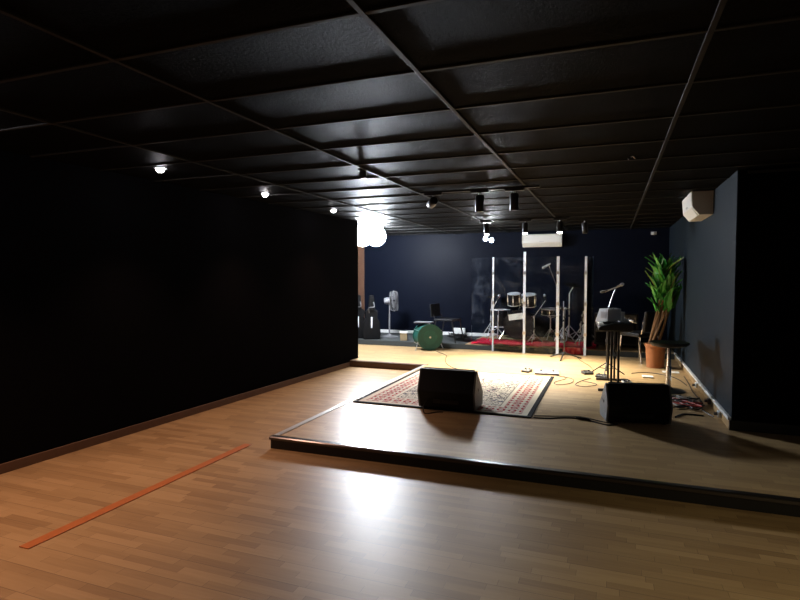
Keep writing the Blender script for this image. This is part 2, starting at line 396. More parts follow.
for sx, sz in ((-.05, -.27), (.06, -.30)):
    MB().lathe([(0, 0), (.024, .01), (.03, .05)], 20, aim((sx, .04, sz), (0, -1, -.4))).build('housing', 'black', tw, smooth=True)
    MB().lathe([(.026, 0), (.034, .015), (.032, .035), (0, .05)], 20, aim((sx, .0, sz), (0, -1, -.4))).build('bulb', 'twin', tw, smooth=True)
for x, y0, tx, ty, pw in ((-1.95, 9.05, -1.95, 8.6, 210), (-1.31, 9.05, -1.3, 8.65, 310), (-.77, 9.05, -.75, 8.65, 310)):
    light('spotlight_beam', 'SPOT', (x, y0-.03, H-.27), pw, (1, .91, .74), aim=(tx, ty, ZS), spot_size=math.radians(96), spot_blend=.9, shadow_soft_size=.04)

# small ceiling fittings
t = thing('ceiling_bracket', 'small black bracket hanging at the ceiling runner above the lit corner', 'bracket', (-2.09, 4.53, H))
MB().box(-.04, .04, -.03, .03, -.012, 0).build('plate', 'black', t); MB().box(-.028, .028, -.02, .02, -.075, -.012).build('body', 'black', t, bevel=.004)
t = thing('sprinkler', 'tiny pale metal ceiling fitting between two grid runners', 'ceiling fitting', (.14, 4.78, H))
MB().lathe([(.02, -.004), (.02, 0)], 16).build('plate', 'dgrey', t)
for sx in (-.028, .028): MB().tube([(sx*.4, 0, -.002), (sx, 0, -.02)], .006).build('prong', 'chrome', t)
t = thing('motion_sensor', 'small white sensor high on the back wall near right corner', 'sensor', (.77, YB, 2.36))
MB().box(-.05, .05, -.012, .004, -.03, .03).build('plate', 'white', t); MB().lathe([(.03, 0), (.03, .03), (.015, .045), (0, .05)], 16, aim((0, -.012, 0), (0, -1, -.3))).build('dome', 'white', t, smooth=True)

# ------------------------------------------------------------------ air conditioners (back at local y=0, front towards -y)
def aircon(label, loc, rz, w, d, h):
    t = thing('air_conditioner', label, 'air conditioner', loc, rz, 'wall air conditioners')
    prof = [(.004, 0), (.004, h), (-d*.9, h), (-d, h*.92), (-d*.93, h*.30), (-d*.62, 0)]
    MB().prism(prof, 'x', -w/2+.012, w/2-.012).build('casing', 'cream', t, bevel=.006)
    for s in (-1, 1): MB().prism([(p*1.01, q) for p, q in prof], 'x', s*w/2-.014 if s > 0 else -w/2, w/2 if s > 0 else -w/2+.014).build('end_cap', 'cream', t, bevel=.003)
    MB().prism([(-d*1.0, h*.90), (-d*1.02, h*.90), (-d*.955, h*.34), (-d*.935, h*.34)], 'x', -w/2+.03, w/2-.03).build('front_panel', 'white', t, bevel=.002)
    MB().prism([(-d*.90, h*.26), (-d*.915, h*.255), (-d*.66, -.004), (-d*.645, .004)], 'x', -w/2+.06, w/2-.06).build('louvre', 'cream', t)
    MB().box(-w*.06, w*.06, -d*1.0, -d*.96, h*.40, h*.44).build('badge', 'steel', t)
    return t
aircon('white split air conditioner on the back wall above the drum shield', (-1.35, YB, 2.13), 0, .80, .20, .26)
aircon('white split air conditioner high on the slate right-hand wall', (XR, 7.42, 2.20), -90, .86, .22, .29)

# ------------------------------------------------------------------ rug, monitors
tag(MB().box(-.975, .975, -1.2, 1.2, 0, .012).build('patterned_rug', RUG, loc=(-1.695, 6.70, ZS+.001)), 'cream oriental rug with red motif border and black edge on the stage', 'rug')
def wedge(label, loc, rz, w, k=1.0):
    t = thing('stage_monitor', label, 'stage monitor', loc, rz, 'black wedge monitors on stage')
    prof = [(.06*k, .012), (0, .20*k), (.10*k, .43*k), (.14*k, .435*k), (.42*k, .16*k), (.40*k, .012)]
    MB().prism(prof, 'x', -w/2+.02, w/2-.02).build('cabinet', 'carpetcab', t, bevel=.006)
    for s in (-1, 1):
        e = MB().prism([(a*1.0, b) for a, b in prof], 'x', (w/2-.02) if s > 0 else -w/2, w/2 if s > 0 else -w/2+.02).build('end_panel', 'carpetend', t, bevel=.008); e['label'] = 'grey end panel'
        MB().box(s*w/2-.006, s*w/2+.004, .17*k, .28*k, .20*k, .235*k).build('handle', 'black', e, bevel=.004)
    MB().prism([(.155*k, .432*k), (.162*k, .438*k), (.418*k, .182*k), (.410*k, .178*k)], 'x', -w/2+.035, w/2-.035).build('grille', 'grille', t)
    p = MB().prism([(.035*k, .07*k), (.022*k, .115*k), (.017*k, .115*k), (.030*k, .07*k)], 'x', -w*.22, w*.22).build('jack_panel', 'black', t)
    for i in range(5): MB().lathe([(0, 0), (.009, 0), (.008, .012), (0, .012)], 10, aim((-w*.17+i*w*.085, .024*k, .093*k), (0, -1, -.25))).build('knob', 'black', p)
    for x in (-w*.4, w*.4):
        for y in (.10*k, .36*k): MB().lathe([(.018, 0), (.02, .013)], 12, T((x, y, 0))).build('rubber_foot', 'matte', t)
    return t
wedge('black wedge monitor standing on the front edge of the rug', (-1.585, 5.44, ZS+.013), 0, .62, .96)
wedge('black wedge monitor on the bare stage near the right wall', (.275, 5.60, ZS+.001), 12, .59, .87)

# ------------------------------------------------------------------ drum shield
sh = thing('drum_shield', 'clear five-panel acrylic drum shield standing in front of the drum kit', 'drum shield', (-1.48, 10.3, ZS))
pts = [(-2.53, 10.52), (-2.065, 10.28), (-1.475, 10.22), (-.885, 10.22), (-.415, 10.28), (-.29, 10.52)]
ht = 1.76
for (x0, y0), (x1, y1) in zip(pts, pts[1:]):
    a = Vector((x0+1.48, y0-10.3, 0)); b = Vector((x1+1.48, y1-10.3, 0)); L = (b-a).length; ang = math.atan2(b.y-a.y, b.x-a.x)
    zb = .15 if (y0 > 10.4 or y1 > 10.4) else .004
    MB().box(.006, L-.006, -.004, .004, zb, ht, T(a) @ Matrix.Rotation(ang, 4, 'Z')).build('acrylic_panel', 'acrylic', sh)
    MB().box(.006, L-.006, -.0048, .0048, ht, ht+.006, T(a) @ Matrix.Rotation(ang, 4, 'Z')).build('top_edge', 'acrylic', sh)
for i, (x, y) in enumerate(pts):
    outer = i in (0, 5)
    zb = .15 if i in (0, 5) else 0
    r = (.004, .014, .022, .024, .020, .004)[i]; h2 = ht + (.10 if i == 2 else .008)
    MB().box(x+1.48-r, x+1.48+r, y-10.3-.012, y-10.3+.012, zb, h2).build('edge_strip' if outer else 'hinge_post', 'acrylic' if outer else 'post', sh, bevel=.002)
    if 0 < i < 5:
        for z in (.35, .9, 1.45): MB().box(x+1.48-r*1.3, x+1.48+r*1.3, y-10.3-.017, y-10.3-.011, z, z+.05).build('hinge_plate', 'steel', sh)

# ------------------------------------------------------------------ drum kit
rng = random.Random(3)
cl = MB()
def clothfn(u, v):
    x = -2.52+u*2.28; y = 10.345+v*1.05
    edge = .05*math.sin(u*23)+.04*math.sin(u*9+1)
    zz = ZR+.012+.012*math.sin(u*31+v*7)*math.sin(v*9+u*4)+.012*abs(math.sin(u*17+2*v))
    if v < .12:
        return (x, 10.42+edge*.3+ (v-.12)*.2, zz)
    return (x, y+edge*.5*(1-v), zz)
cl.grid(90, 26, clothfn)
tag(cl.build('red_cloth', 'red', smooth=True), 'crumpled red cloth spread over the riser under the drum kit', 'cloth')
dr = MB()
def drape(u, v):
    x = -.80+u*.34
    if v < .5: return (x, 10.50-v*.36+.012*math.sin(u*20), ZR+.032+.008*math.sin(u*14))
    return (x+.03*(v-.5), 10.315-.012*math.sin(u*20)-.01*(v-.5), ZR+.03-(v-.5)*.24)
dr.grid(20, 12, drape)
tag(dr.build('red_drape', 'red', smooth=True, solid=.004), 'red cloth end hanging over the riser front at right of the shield', 'cloth')
tag(MB().box(-2.30, -.80, 11.1, 11.75, ZR+.045, ZR+.055).build('beige_mat', 'mat_b'), 'beige mat lying on the red cloth under the drums', 'mat')
ZK = ZR+.056
bd = thing('bass_drum', 'black bass drum in the middle of the kit behind the acrylic shield', 'bass drum', (-1.70, 10.95, ZK+.30))
ax = (0, -1, 0)
MB().lathe([(.27, 0), (.27, .40)], 36, aim((0, .40, 0), ax)).build('shell', 'lacquer', bd, smooth=True)
for y in (0.0, .40): MB().lathe([(.272, 0), (.288, 0), (.288, .035), (.272, .035)], 36, aim((0, y+.012, 0), ax)).build('hoop', 'lacquer', bd, smooth=True)
MB().lathe([(.262, 0), (.262, .006), (0, .010)], 36, aim((0, -.002, 0), ax)).build('front_head', 'matte', bd, smooth=True)
for k in range(8):
    a = 2*PI*(k+.5)/8; c, s_ = math.cos(a)*.295, math.sin(a)*.295
    MB().tube([(c, -.01, s_), (c, .40, s_)], .005, 8).build('tension_rod', 'chrome', bd)
for sx in (-1, 1): MB().tube([(sx*.24, .03, -.08), (sx*.36, -.03, -.298)], .008).build('spur', 'chrome', bd)
MB().tube([(0, .15, .268), (0, .15, .44)], .014).tube([(-.16, .13, .40), (0, .15, .44), (.16, .13, .40)], .011).build('tom_mount', 'chrome', bd)
def tom(name, label, loc, r, h, tilt, legs=0, head='head', group='drums of the kit'):
    t = thing(name, label, 'drum', loc, 0, group); m = Rm(tilt, 'X')
    MB().lathe([(r, -h/2+.012), (r, h/2-.012)], 32, m).build('shell', 'lacquer', t, smooth=True)
    MB().lathe([(0, h/2-.004), (r*.97, h/2-.004), (r*.97, h/2-.008), (0, h/2-.008)], 32, m).build('batter_head', 'head', t, smooth=True)
    MB().lathe([(0, -h/2+.012), (r*.98, -h/2+.012), (r*.98, -h/2+.005), (0, -h/2)], 32, m).build('bottom_head', head, t, smooth=True)
    for z in (-1, 1): MB().torus(r+.006, .007, m @ T((0, 0, z*(h/2-.008)))).build('rim', 'rim', t, smooth=True)
    for k in range(6):
        a = 2*PI*(k+.5)/6; c, s_ = math.cos(a)*(r+.012), math.sin(a)*(r+.012)
        lg = MB().tube([m @ Vector((c, s_, -h/2+.01)), m @ Vector((c, s_, h/2-.01))], .004, 6)
        lg.box(c-.008, c+.008, s_-.008, s_+.008, -h*.16, h*.16, m).build('lug', 'rim', t)
    for k in range(legs):
        a = 2*PI*k/3+.5; c, s_ = math.cos(a)*(r+.02), math.sin(a)*(r+.02)
        MB().tube([(c, s_, h*.2), (c, s_, -h*.55), (c*1.12, s_*1.12, -loc[2]+ZK+.005)], .007).build('leg', 'rim', t)
    return t
tom('tom_drum', 'chrome-rimmed black rack tom on the left above the bass drum', (-1.79, 11.0, 1.06), .12, .24, 12)
tom('tom_drum', 'chrome-rimmed black rack tom on the right above the bass drum', (-1.50, 11.0, 1.045), .13, .245, 12)
tom('floor_tom', 'black floor tom on three chrome legs at left of the kit', (-2.12, 11.30, ZK+.40), .19, .36, 0, 3)
tom('snare_drum', 'shallow chrome snare drum at right of the kit', (-1.12, 11.35, ZK+.55), .17, .13, 4)
st = thing('snare_stand', 'chrome three-legged stand under the snare drum', 'stand', (-1.12, 11.35, ZK))
MB().tube([(0, 0, .15), (0, 0, .46)], .011).build('tube', 'rim', st)
for k in range(3):
    a = 2*PI*k/3+.3
    MB().tube([(0, 0, .22), (.2*math.cos(a), .2*math.sin(a), .006)], .007).build('leg', 'rim', st)
    MB().tube([(0, 0, .42), (.15*math.cos(a), .15*math.sin(a), .475), (.16*math.cos(a), .16*math.sin(a), .49)], .006).build('arm', 'rim', st)
def tripod(t, h, r=.011, spread=.26, m='rim', lr=.008, zc=.30):
    MB().tube([(0, 0, .06), (0, 0, h)], r).build('pole', m, t)
    for k in range(3):
        a = 2*PI*k/3+.4; c, s_ = math.cos(a), math.sin(a)
        lg = MB().tube([(0, 0, zc), (spread*c, spread*s_, .008)], lr); lg.tube([(0, 0, .09), (spread*.5*c, spread*.5*s_, zc*.52)], lr*.7); lg.build('leg', m, t)
    MB().lathe([(r*1.9, h*.5), (r*1.9, h*.5+.04)], 12).build('clutch', 'black', t)
def cymbal(mb, r, mtx):
    return mb.lathe([(.008, .018), (.03, .014), (.045, .004), (r*.6, -.008), (r, -.018), (r, -.020), (r*.6, -.010), (.045, .002), (.03, .011), (.008, .015)], 36, mtx)
def cymbal_set(label, loc, h, tilt, r, boom=None):
    t = thing('cymbal_stand', label + ' chrome stand', 'cymbal stand', loc, 0, 'cymbal stands of the kit'); tripod(t, h)
    top = Vector((0, 0, h))
    if boom: MB().tube([top, top+Vector(boom)], .008).build('boom_arm', 'rim', t); top = top+Vector(boom)
    o = cymbal(MB(), r, Matrix()).build('cymbal', 'brass', smooth=True)
    o.location = Vector(loc)+top; o.rotation_euler = (math.radians(tilt[0]), math.radians(tilt[1]), 0)
    return tag(o, label.replace('holding', 'being') if 0 else label + ' thin bronze cymbal', 'cymbal', 'cymbals of the kit')
cymbal_set('left of the kit,', (-2.36, 11.6, ZK), .78, (8, -18), .19, (.07, -.05, .10))
cymbal_set('right of the kit behind the bright hinge post,', (-.76, 11.30, ZK), .92, (10, 12), .20, (.10, -.08, .18))
cymbal_set('farthest right, low in the kit,', (-.50, 11.45, ZK), .62, (6, 14), .15)
hh = thing('hi_hat', 'hi-hat pair of bronze cymbals on a chrome pedal stand right of the snare', 'hi-hat', (-.84, 10.95, ZK)); tripod(hh, .78, .009, .22)
cymbal(MB(), .165, T((0, 0, .62)) @ Rm(180, 'X')).build('bottom_cymbal', 'brass', hh, smooth=True); cymbal(MB(), .165, T((0, 0, .65))).build('top_cymbal', 'brass', hh, smooth=True)
MB().box(-.04, .04, -.26, 0, .006, .02).build('pedal', 'steel', hh)
th = thing('drum_throne', 'round black padded drum throne on chrome legs behind the drums', 'stool', (-1.62, 11.63, ZK)); tripod(th, .40, .014, .2)
MB().lathe([(0, .40), (.15, .40), (.17, .42), (.17, .46), (.15, .485), (0, .49)], 28).build('seat', 'vinyl', th, smooth=True)
def mic(parent, p, d, r=.024, L=.16, body='black', ball='steel'):
    mm = MB().lathe([(0, 0), (r*.45, .002), (r*.75, L), (r*.75, L+.01), (0, L+.01)], 16, aim(p, d)).build('microphone', body, parent, smooth=True)
    MB().lathe([(r*.7, L), (r*1.05, L+.012), (r*1.05, L+.03), (r*.6, L+.05), (0, L+.055)], 16, aim(p, d)).build('mesh_head', ball, mm, smooth=True)
def boomstand(label, loc, h, boom, back=.2, m='black', msz=1.0, group='microphone stands on stage', spread=.3, dirm=None, mr=.024, mm='black'):
    t = thing('microphone_stand', label, 'microphone stand', loc, 0, group); tripod(t, h, .010, spread, m, .012 if m == 'black' else .008, .18 if m != 'black' else .11)
    b = Vector(boom); top = Vector((0, 0, h))
    MB().tube([top-b.normalized()*back, top+b], .007).build('boom_arm', m, t)
    MB().lathe([(0, -.02), (.018, -.018), (.018, .018), (0, .02)], 12, T(top)).build('swivel', m, t)
    d = Vector(dirm) if dirm else b
    mic(t, top+b-d.normalized()*.04, d, mr, .15*msz, mm)
    return t
boomstand('tall steel boom stand with overhead microphone inside the drum shield', (-1.03, 11.62, ZK), 1.05, (-.14, -.25, .44), .1, 'steel', .9, mr=.03, dirm=(-.42, -.2, -.26), mm='head')
boomstand('low stand with silver microphone reaching over the right-hand drums', (-1.36, 10.72, ZR+.045), .50, (.21, .04, .32), .04, 'steel', .7, spread=.16, dirm=(-.1, 0, .35))
boomstand('short steel stand with small microphone at left behind the shield', (-2.18, 10.80, ZR+.045), .62, (.10, .0, .20), .04, 'steel', .6, spread=.16)
boomstand('short stand with pale microphone at the right-hand edge of red cloth', (-.52, 10.8, ZR+.03), .38, (.02, .0, .10), .02, 'steel', .6, spread=.13)
p = tag(MB().box(-.14, .14, -.0015, .0015, -.06, .06).build('paper_sheet', 'cream'), 'small pale sheet tilted against the bass drum under the toms', 'paper')
p.location = (-1.74, 10.905, .72); p.rotation_euler = (math.radians(-12), math.radians(-9), 0)

# ------------------------------------------------------------------ microphone stand before the shield
boomstand('black microphone stand on tripod base just in front of the drum shield', (-.73, 9.75, ZS), .72, (.0, .06, .06), .02, 'black', .8, spread=.30)

# ------------------------------------------------------------------ keyboard and its stand, seen from its end
ks = thing('keyboard_stand', 'black two-column keyboard stand with long feet behind the right monitor', 'keyboard stand', (.02, 7.55, ZS), 3)
for y in (-.38, .38):
    for x in (-.02, .06): MB().box(x-.013, x+.013, y-.02, y+.02, .03, .74).build('column', 'black', ks, bevel=.003)
    MB().box(-.17, .24, y-.025, y+.025, 0, .03).build('foot', 'black', ks, bevel=.004)
    MB().box(-.20, .20, y-.02, y+.02, .735, .765).build('arm', 'black', ks, bevel=.003)
MB().box(.0, .04, -.36, .36, .40, .43).build('cross_bar', 'black', ks, bevel=.003)
kb = thing('keyboard', 'long black keyboard lying lengthwise on the two-column stand', 'keyboard', (.03, 7.55, ZS+.766), 3)
MB().prism([(-.19, 0), (-.19, .03), (-.16, .055), (-.02, .085), (.19, .085), (.19, 0)], 'y', -.62, .62).build('case', 'black', kb, bevel=.005)
w = MB(); bk = MB()
for i in range(36):
    y = -.56+i*.031; w.box(-.185, -.05, y, y+.029, .05, .07, None)
    if i % 7 not in (2, 6): bk.box(-.13, -.05, y+.02, y+.038, .07, .082)
w.build('white_keys', 'cream', kb); bk.build('black_keys', 'black', kb)
for i in range(6): MB().lathe([(.01, .085), (.009, .10), (0, .10)], 10, T((.06, -.3+.1*i, 0))).build('knob', 'grey', kb)
gm = thing('small_mixer', 'small grey desk mixer perched on the near end of the keyboard', 'mixer', (-.05, 7.12, ZS+.853), -48)
MB().prism([(-.12, .0), (-.045, .165), (.10, .165), (.10, .02), (-.02, .0)], 'y', -.06, .14).build('casing', 'grey', gm, bevel=.006)
MB().box(-.02, .075, -.064, -.058, .05, .13).build('side_plate', 'steel', gm, bevel=.002)
for i in range(4): MB().lathe([(.008, .165), (.007, .178), (0, .178)], 10, T((-.02+.03*i, .05, 0))).build('knob', 'black', gm)
tag(MB().box(-.03, .03, -.002, .002, 0, .12, Rm(-14, 'X') @ Rm(4, 'Y')).build('note_card', 'paper', loc=(.13, 7.33, ZS+.853)), 'upright white card leaning on top of the keyboard', 'card')
t = thing('gooseneck_microphone', 'slim microphone stand with crossbar rising behind the keyboard', 'microphone stand', (-.04, 8.35, ZS), 0, 'microphone stands on stage')
tripod(t, .95, .010, .26, 'black', .008, .18)
MB().tube([(0, 0, .93), (.10, .02, 1.23)], .008).build('boom_arm', 'steel', t)
MB().tube([(-.04, .0, 1.19), (.17, .03, 1.28)], .009).build('crossbar', 'steel', t)
mic(t, (.12, .02, 1.265), (.9, .1, .4), .022, .05, 'steel'); mic(t, (.0, .0, 1.21), (-.9, -.1, -.25), .018, .05, 'dgrey', 'dgrey')

# ------------------------------------------------------------------ amplifier, chair, stool, plant
am = thing('amplifier', 'large black guitar amplifier cabinet on the riser behind keyboard', 'amplifier', (.10, 11.0, ZR+.001), 0)
MB().box(-.38, .38, -.15, .15, .04, .62).build('cabinet', 'vinyl', am, bevel=.012)
MB().box(-.34, .34, -.156, -.148, .08, .48).build('grille_cloth', 'matte', am)
pn = MB().box(-.34, .34, -.156, -.148, .50, .59).build('control_panel', 'dgrey', am)
for i in range(6): MB().lathe([(.012, 0), (.010, .016), (0, .016)], 10, aim((-.28+.1*i, -.156, .545), (0, -1, 0))).build('knob', 'steel', pn)
for x in (-.32, .32):
    for y in (-.1, .1): MB().lathe([(.02, 0), (.022, .041)], 10, T((x, y, 0))).build('rubber_foot', 'matte', am)
MB().tube(smoothpts([(-.12, 0, .62), (-.08, 0, .655), (.08, 0, .655), (.12, 0, .62)], 5), .012).build('handle', 'black', am)
ch = thing('armchair', 'black padded chair with chrome arm struts between amplifier and potted plant', 'chair', (.46, 9.95, ZS), -140)
MB().box(-.22, .22, -.22, .22, .42, .49).build('seat', 'vinyl', ch, bevel=.02)
MB().box(-.21, .21, -.03, .03, .52, .86, T((0, .22, 0)) @ Rm(-8, 'X')).build('backrest', 'vinyl', ch, bevel=.025)
for s in (-1, 1):
    a_ = MB().tube(smoothpts([(s*.23, -.2, .44), (s*.25, -.19, .64), (s*.25, -.1, .67), (s*.24, .2, .66)], 5), .012).build('arm_frame', 'chrome', ch)
    MB().box(s*.25-.025, s*.25+.025, -.16, .12, .675, .70).build('arm_pad', 'head', ch, bevel=.008)
    MB().tube([(s*.2, -.2, .43), (s*.22, -.24, 0)], .013).build('leg', 'chrome', ch); MB().tube([(s*.2, .2, .43), (s*.2, .27, 0)], .013).build('leg', 'chrome', ch)
    MB().tube([(s*.16, .20, .44), (s*.16, .235, .56)], .011).build('back_strut', 'chrome', ch)
bs = thing('bar_stool', 'black-seated stool on a chrome column in front of the potted plant', 'stool', (.68, 7.46, ZS))
MB().lathe([(0, 0), (.19, 0), (.195, .006), (.17, .018), (.06, .03), (.035, .05), (0, .05)], 36).build('base', 'black', bs, smooth=True)
MB().lathe([(.030, .04), (.030, .30), (.022, .305), (.022, .545)], 20).build('column', 'chrome', bs, smooth=True)
MB().lathe([(0, .535), (.11, .54), (.19, .555), (.222, .585), (.226, .60), (.215, .605), (.17, .592), (0, .585)], 36).build('seat', 'vinyl', bs, smooth=True)
pl = thing('plant_pot', 'terracotta planter by the right wall holding the tall artificial plant', 'plant pot', (.66, 9.35, ZS))
MB().lathe([(0, 0), (.125, 0), (.142, .32), (.155, .325), (.155, .37), (.138, .37), (.134, .33), (0, .33)], 32).build('pot', 'terracotta', pl, smooth=True)
MB().lathe([(0, .33), (.133, .331), (.09, .345), (0, .352)], 24).build('soil', 'soil', pl)
pt = thing('potted_plant', 'tall green plant on brown canes beside the slate right-hand wall', 'plant', (.66, 9.35, ZS+.34))
rg = random.Random(11); tips = []
for k in range(9):
    a = rg.uniform(0, 2*PI); r0 = rg.uniform(.02, .075); r1 = rg.uniform(.02, .13)
    b0 = Vector((r0*math.cos(a)-.04, r0*math.sin(a), 0)); b1 = Vector((.165+r1*math.cos(a+.6), r1*math.sin(a+.6), rg.uniform(.62, .85)))
    md = (b0+b1)/2+Vector((rg.uniform(-.02, .02), rg.uniform(-.02, .02), 0))
    MB().tube(smoothpts([b0-Vector((0, 0, .0)), md, b1], 5), [.020-.0008*i for i in range(11)], 8).build('cane', 'cane', pt, smooth=True); tips.append(b1)
def leaves(mb, n, zlo, zhi, Lr, wr, spread, lean):
    for k in range(n):
        t = rg.choice(tips); base = Vector((t.x*.8+rg.uniform(-.05, .05), t.y*.8+rg.uniform(-.05, .05), rg.uniform(zlo, zhi)))
        a = rg.uniform(0, 2*PI); L = rg.uniform(*Lr); wd = rg.uniform(*wr); out = rg.uniform(*spread)
        d = Vector((math.cos(a)*out+lean, math.sin(a)*out, 1)).normalized(); sd = d.cross(Vector((math.sin(a), -math.cos(a), .2))).normalized()
        sd = Vector((-math.sin(a), math.cos(a), 0)); nn = sd.cross(d)
        bend = Vector((math.cos(a), math.sin(a), -.35))*rg.uniform(.02, .14); N = 7; rows = []
        for i in range(N+1):
            u = i/N; c = base+d*L*u+bend*u*u
            w_ = wd*math.sin(PI*min(1, .08+u*.92))**.7*(1-.25*u)*(1 if i % 2 else .78)
            if i == N: w_ = .002
            c = Vector((min(c.x, .345), c.y, c.z))
            c2 = c+nn*.012
            rows.append([mb.b.verts.new(c2-sd*w_), mb.b.verts.new(c), mb.b.verts.new(c2+sd*w_)])
        for p, q in zip(rows, rows[1:]):
            for j in (0, 1): mb.b.faces.new([p[j], p[j+1], q[j+1], q[j]])
    return mb
leaves(MB(), 120, .52, 1.12, (.20, .38), (.034, .062), (.05, .50), .0).build('foliage', 'leaf', pt, solid=.003)
leaves(MB(), 16, .75, 1.08, (.32, .44), (.010, .020), (.15, .9), -.12).build('pale_shoots', 'leaf_y', pt, solid=.003)

# ------------------------------------------------------------------ left rear corner
fn = thing('pedestal_fan', 'grey white pedestal fan at the left of the riser facing right', 'fan', (-4.48, 11.05, ZR+.001), 104)
MB().lathe([(0, 0), (.19, 0), (.19, .015), (.05, .04), (.03, .07), (0, .07)], 28).build('base', 'fan', fn, smooth=True)
MB().lathe([(.018, .06), (.018, .5), (.013, .505), (.013, .72)], 14).build('pole', 'fan', fn)
MB().lathe([(0, 0), (.06, .01), (.075, .06), (.07, .14), (0, .15)], 20, aim((0, .12, .78), (0, -1, .05))).build('motor', 'fan', fn, smooth=True)
MB().tube([(0, 0, .70), (0, .03, .78)], .022).build('neck', 'fan', fn)
cg = MB()
for y in (-.03, -.17): cg.torus(.20, .004, aim((0, y, .78), (0, -1, .05)), 32, 6)
cg.torus(.22, .006, aim((0, -.10, .78), (0, -1, .05)), 32, 6)
for k in range(36):
    a = 2*PI*k/36; c, s_ = math.cos(a), math.sin(a)
    cg.tube([(.05*c, -.185, .78+.05*s_), (.20*c, -.17, .78+.20*s_), (.22*c, -.10, .78+.22*s_), (.20*c, -.03, .78+.20*s_), (.06*c, -.02, .78+.06*s_)], .0028, 5)
cg.build('cage', 'fan', fn)
MB().lathe([(0, 0), (.055, 0), (.055, .012), (0, .014)], 20, aim((0, -.178, .78), (0, -1, .05))).build('cage_badge', 'fan', fn)
for k in range(3):
    a = 2*PI*k/3; m_ = T((0, -.10, .78)) @ Matrix.Rotation(a, 4, 'Y')
    bl = MB(); bl.grid(6, 4, lambda u, v: m_ @ Vector(((v-.5)*.14*(.6+u*.7), (v-.5)*.06, .03+u*.15))); bl.build('blade', 'fan', fn, solid=.003)
bg = thing('gig_bag', 'black soft instrument case with pale stripe, left of the two by wall end', 'instrument case', (-4.99, 10.55, ZR+.001), 25, 'instrument cases in the left corner')
def lean(a): return Rm(a, 'X')
MB().prism([(-.17, .0), (-.19, .10), (-.17, .35), (-.12, .45), (-.14, .58), (-.07, .64), (-.05, .92), (.05, .92), (.07, .64), (.14, .58), (.12, .45), (.17, .35), (.19, .10), (.17, .0)], 'y', -.06, .06).build('body', 'matte', bg, bevel=.02)
MB().box(-.014, .014, -.075, -.058, .24, .47).build('pale_stripe', 'head', bg, bevel=.006)['label'] = 'pale grey stripe'
MB().tube(smoothpts([(-.05, -.062, .55), (-.06, -.11, .66), (.05, -.11, .68), (.04, -.062, .78)], 5), .012).build('handle', 'dgrey', bg)
b2 = copy_tree(bg); b2.location = (-4.66, 10.50, ZR+.001); b2['label'] = 'black soft instrument case with pale stripe, right of the two and nearer the fan'
bo = thing('brown_board', 'tall brown wooden board on the back wall below the floodlight', 'board', (-5.56, YB-.002, ZR))
MB().box(-.10, .10, -.035, 0, 0, 2.22).build('panel', 'wood', bo, bevel=.004); MB().box(-.11, .11, -.04, 0, 2.22, 2.25).build('cap', 'wood', bo, bevel=.003)
gd = thing('green_flare_drum', 'green drum shape standing in for a lens-flare ghost at the left of the stage', 'drum', (-3.20, 9.95, ZS+.253), 34)  # drum made up to stand in for a green lens-flare ghost
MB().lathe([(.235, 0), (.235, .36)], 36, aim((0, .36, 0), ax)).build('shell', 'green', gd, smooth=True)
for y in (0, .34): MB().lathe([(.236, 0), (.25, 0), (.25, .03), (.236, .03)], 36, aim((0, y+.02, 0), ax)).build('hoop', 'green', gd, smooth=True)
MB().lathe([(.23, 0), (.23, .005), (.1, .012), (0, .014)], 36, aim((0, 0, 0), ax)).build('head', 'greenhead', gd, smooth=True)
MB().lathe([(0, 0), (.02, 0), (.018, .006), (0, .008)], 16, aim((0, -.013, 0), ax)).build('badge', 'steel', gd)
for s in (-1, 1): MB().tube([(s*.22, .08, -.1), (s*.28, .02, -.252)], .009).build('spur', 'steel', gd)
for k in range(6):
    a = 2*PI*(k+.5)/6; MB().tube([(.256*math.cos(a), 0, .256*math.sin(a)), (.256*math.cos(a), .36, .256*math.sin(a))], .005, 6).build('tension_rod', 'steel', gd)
tag(MB().box(-.17, .17, -.12, .12, 0, .02).build('pale_tray', 'fan', bevel=.004, loc=(-3.38, 10.12, ZS+.514)), 'flat pale tray lying on top of the green drum shape', 'tray')
cb = thing('storage_box', 'small beige box with white lid left of the green drum shape', 'box', (-3.96, 10.55, ZR+.001), 15)
MB().box(-.07, .07, -.07, .07, 0, .15).build('box_body', 'mat_b', cb, bevel=.006); MB().box(-.08, .08, -.08, .08, .15, .18).build('lid', 'white', cb, bevel=.005)
sc = thing('side_chair', 'black chair in profile behind the green drum shape facing right', 'chair', (-3.07, 10.70, ZR+.001), 80)
MB().box(-.21, .21, -.21, .21, .42, .46).build('seat', 'vinyl', sc, bevel=.012)
MB().box(-.20, .20, -.015, .015, .50, .76, T((0, .22, 0)) @ Rm(-6, 'X')).build('backrest', 'vinyl', sc, bevel=.01)
for s in (-1, 1):
    MB().tube([(s*.19, -.18, .43), (s*.20, -.27, 0)], .013).build('leg', 'black', sc); MB().tube([(s*.19, .17, .43), (s*.20, .25, 0)], .013).build('leg', 'black', sc)
    MB().tube([(s*.17, .20, .44), (s*.17, .225, .54)], .012).build('back_strut', 'black', sc)
wb = thing('white_box', 'small white electrical box at the foot of back wall left of shield', 'electrical box', (-3.12, YB-.032, ZR+.001))
MB().box(-.13, .13, -.09, 0, 0, .17).build('box_body', 'white', wb, bevel=.008); MB().box(-.11, .11, -.096, -.088, .10, .15).build('cover', 'paper', wb, bevel=.003)

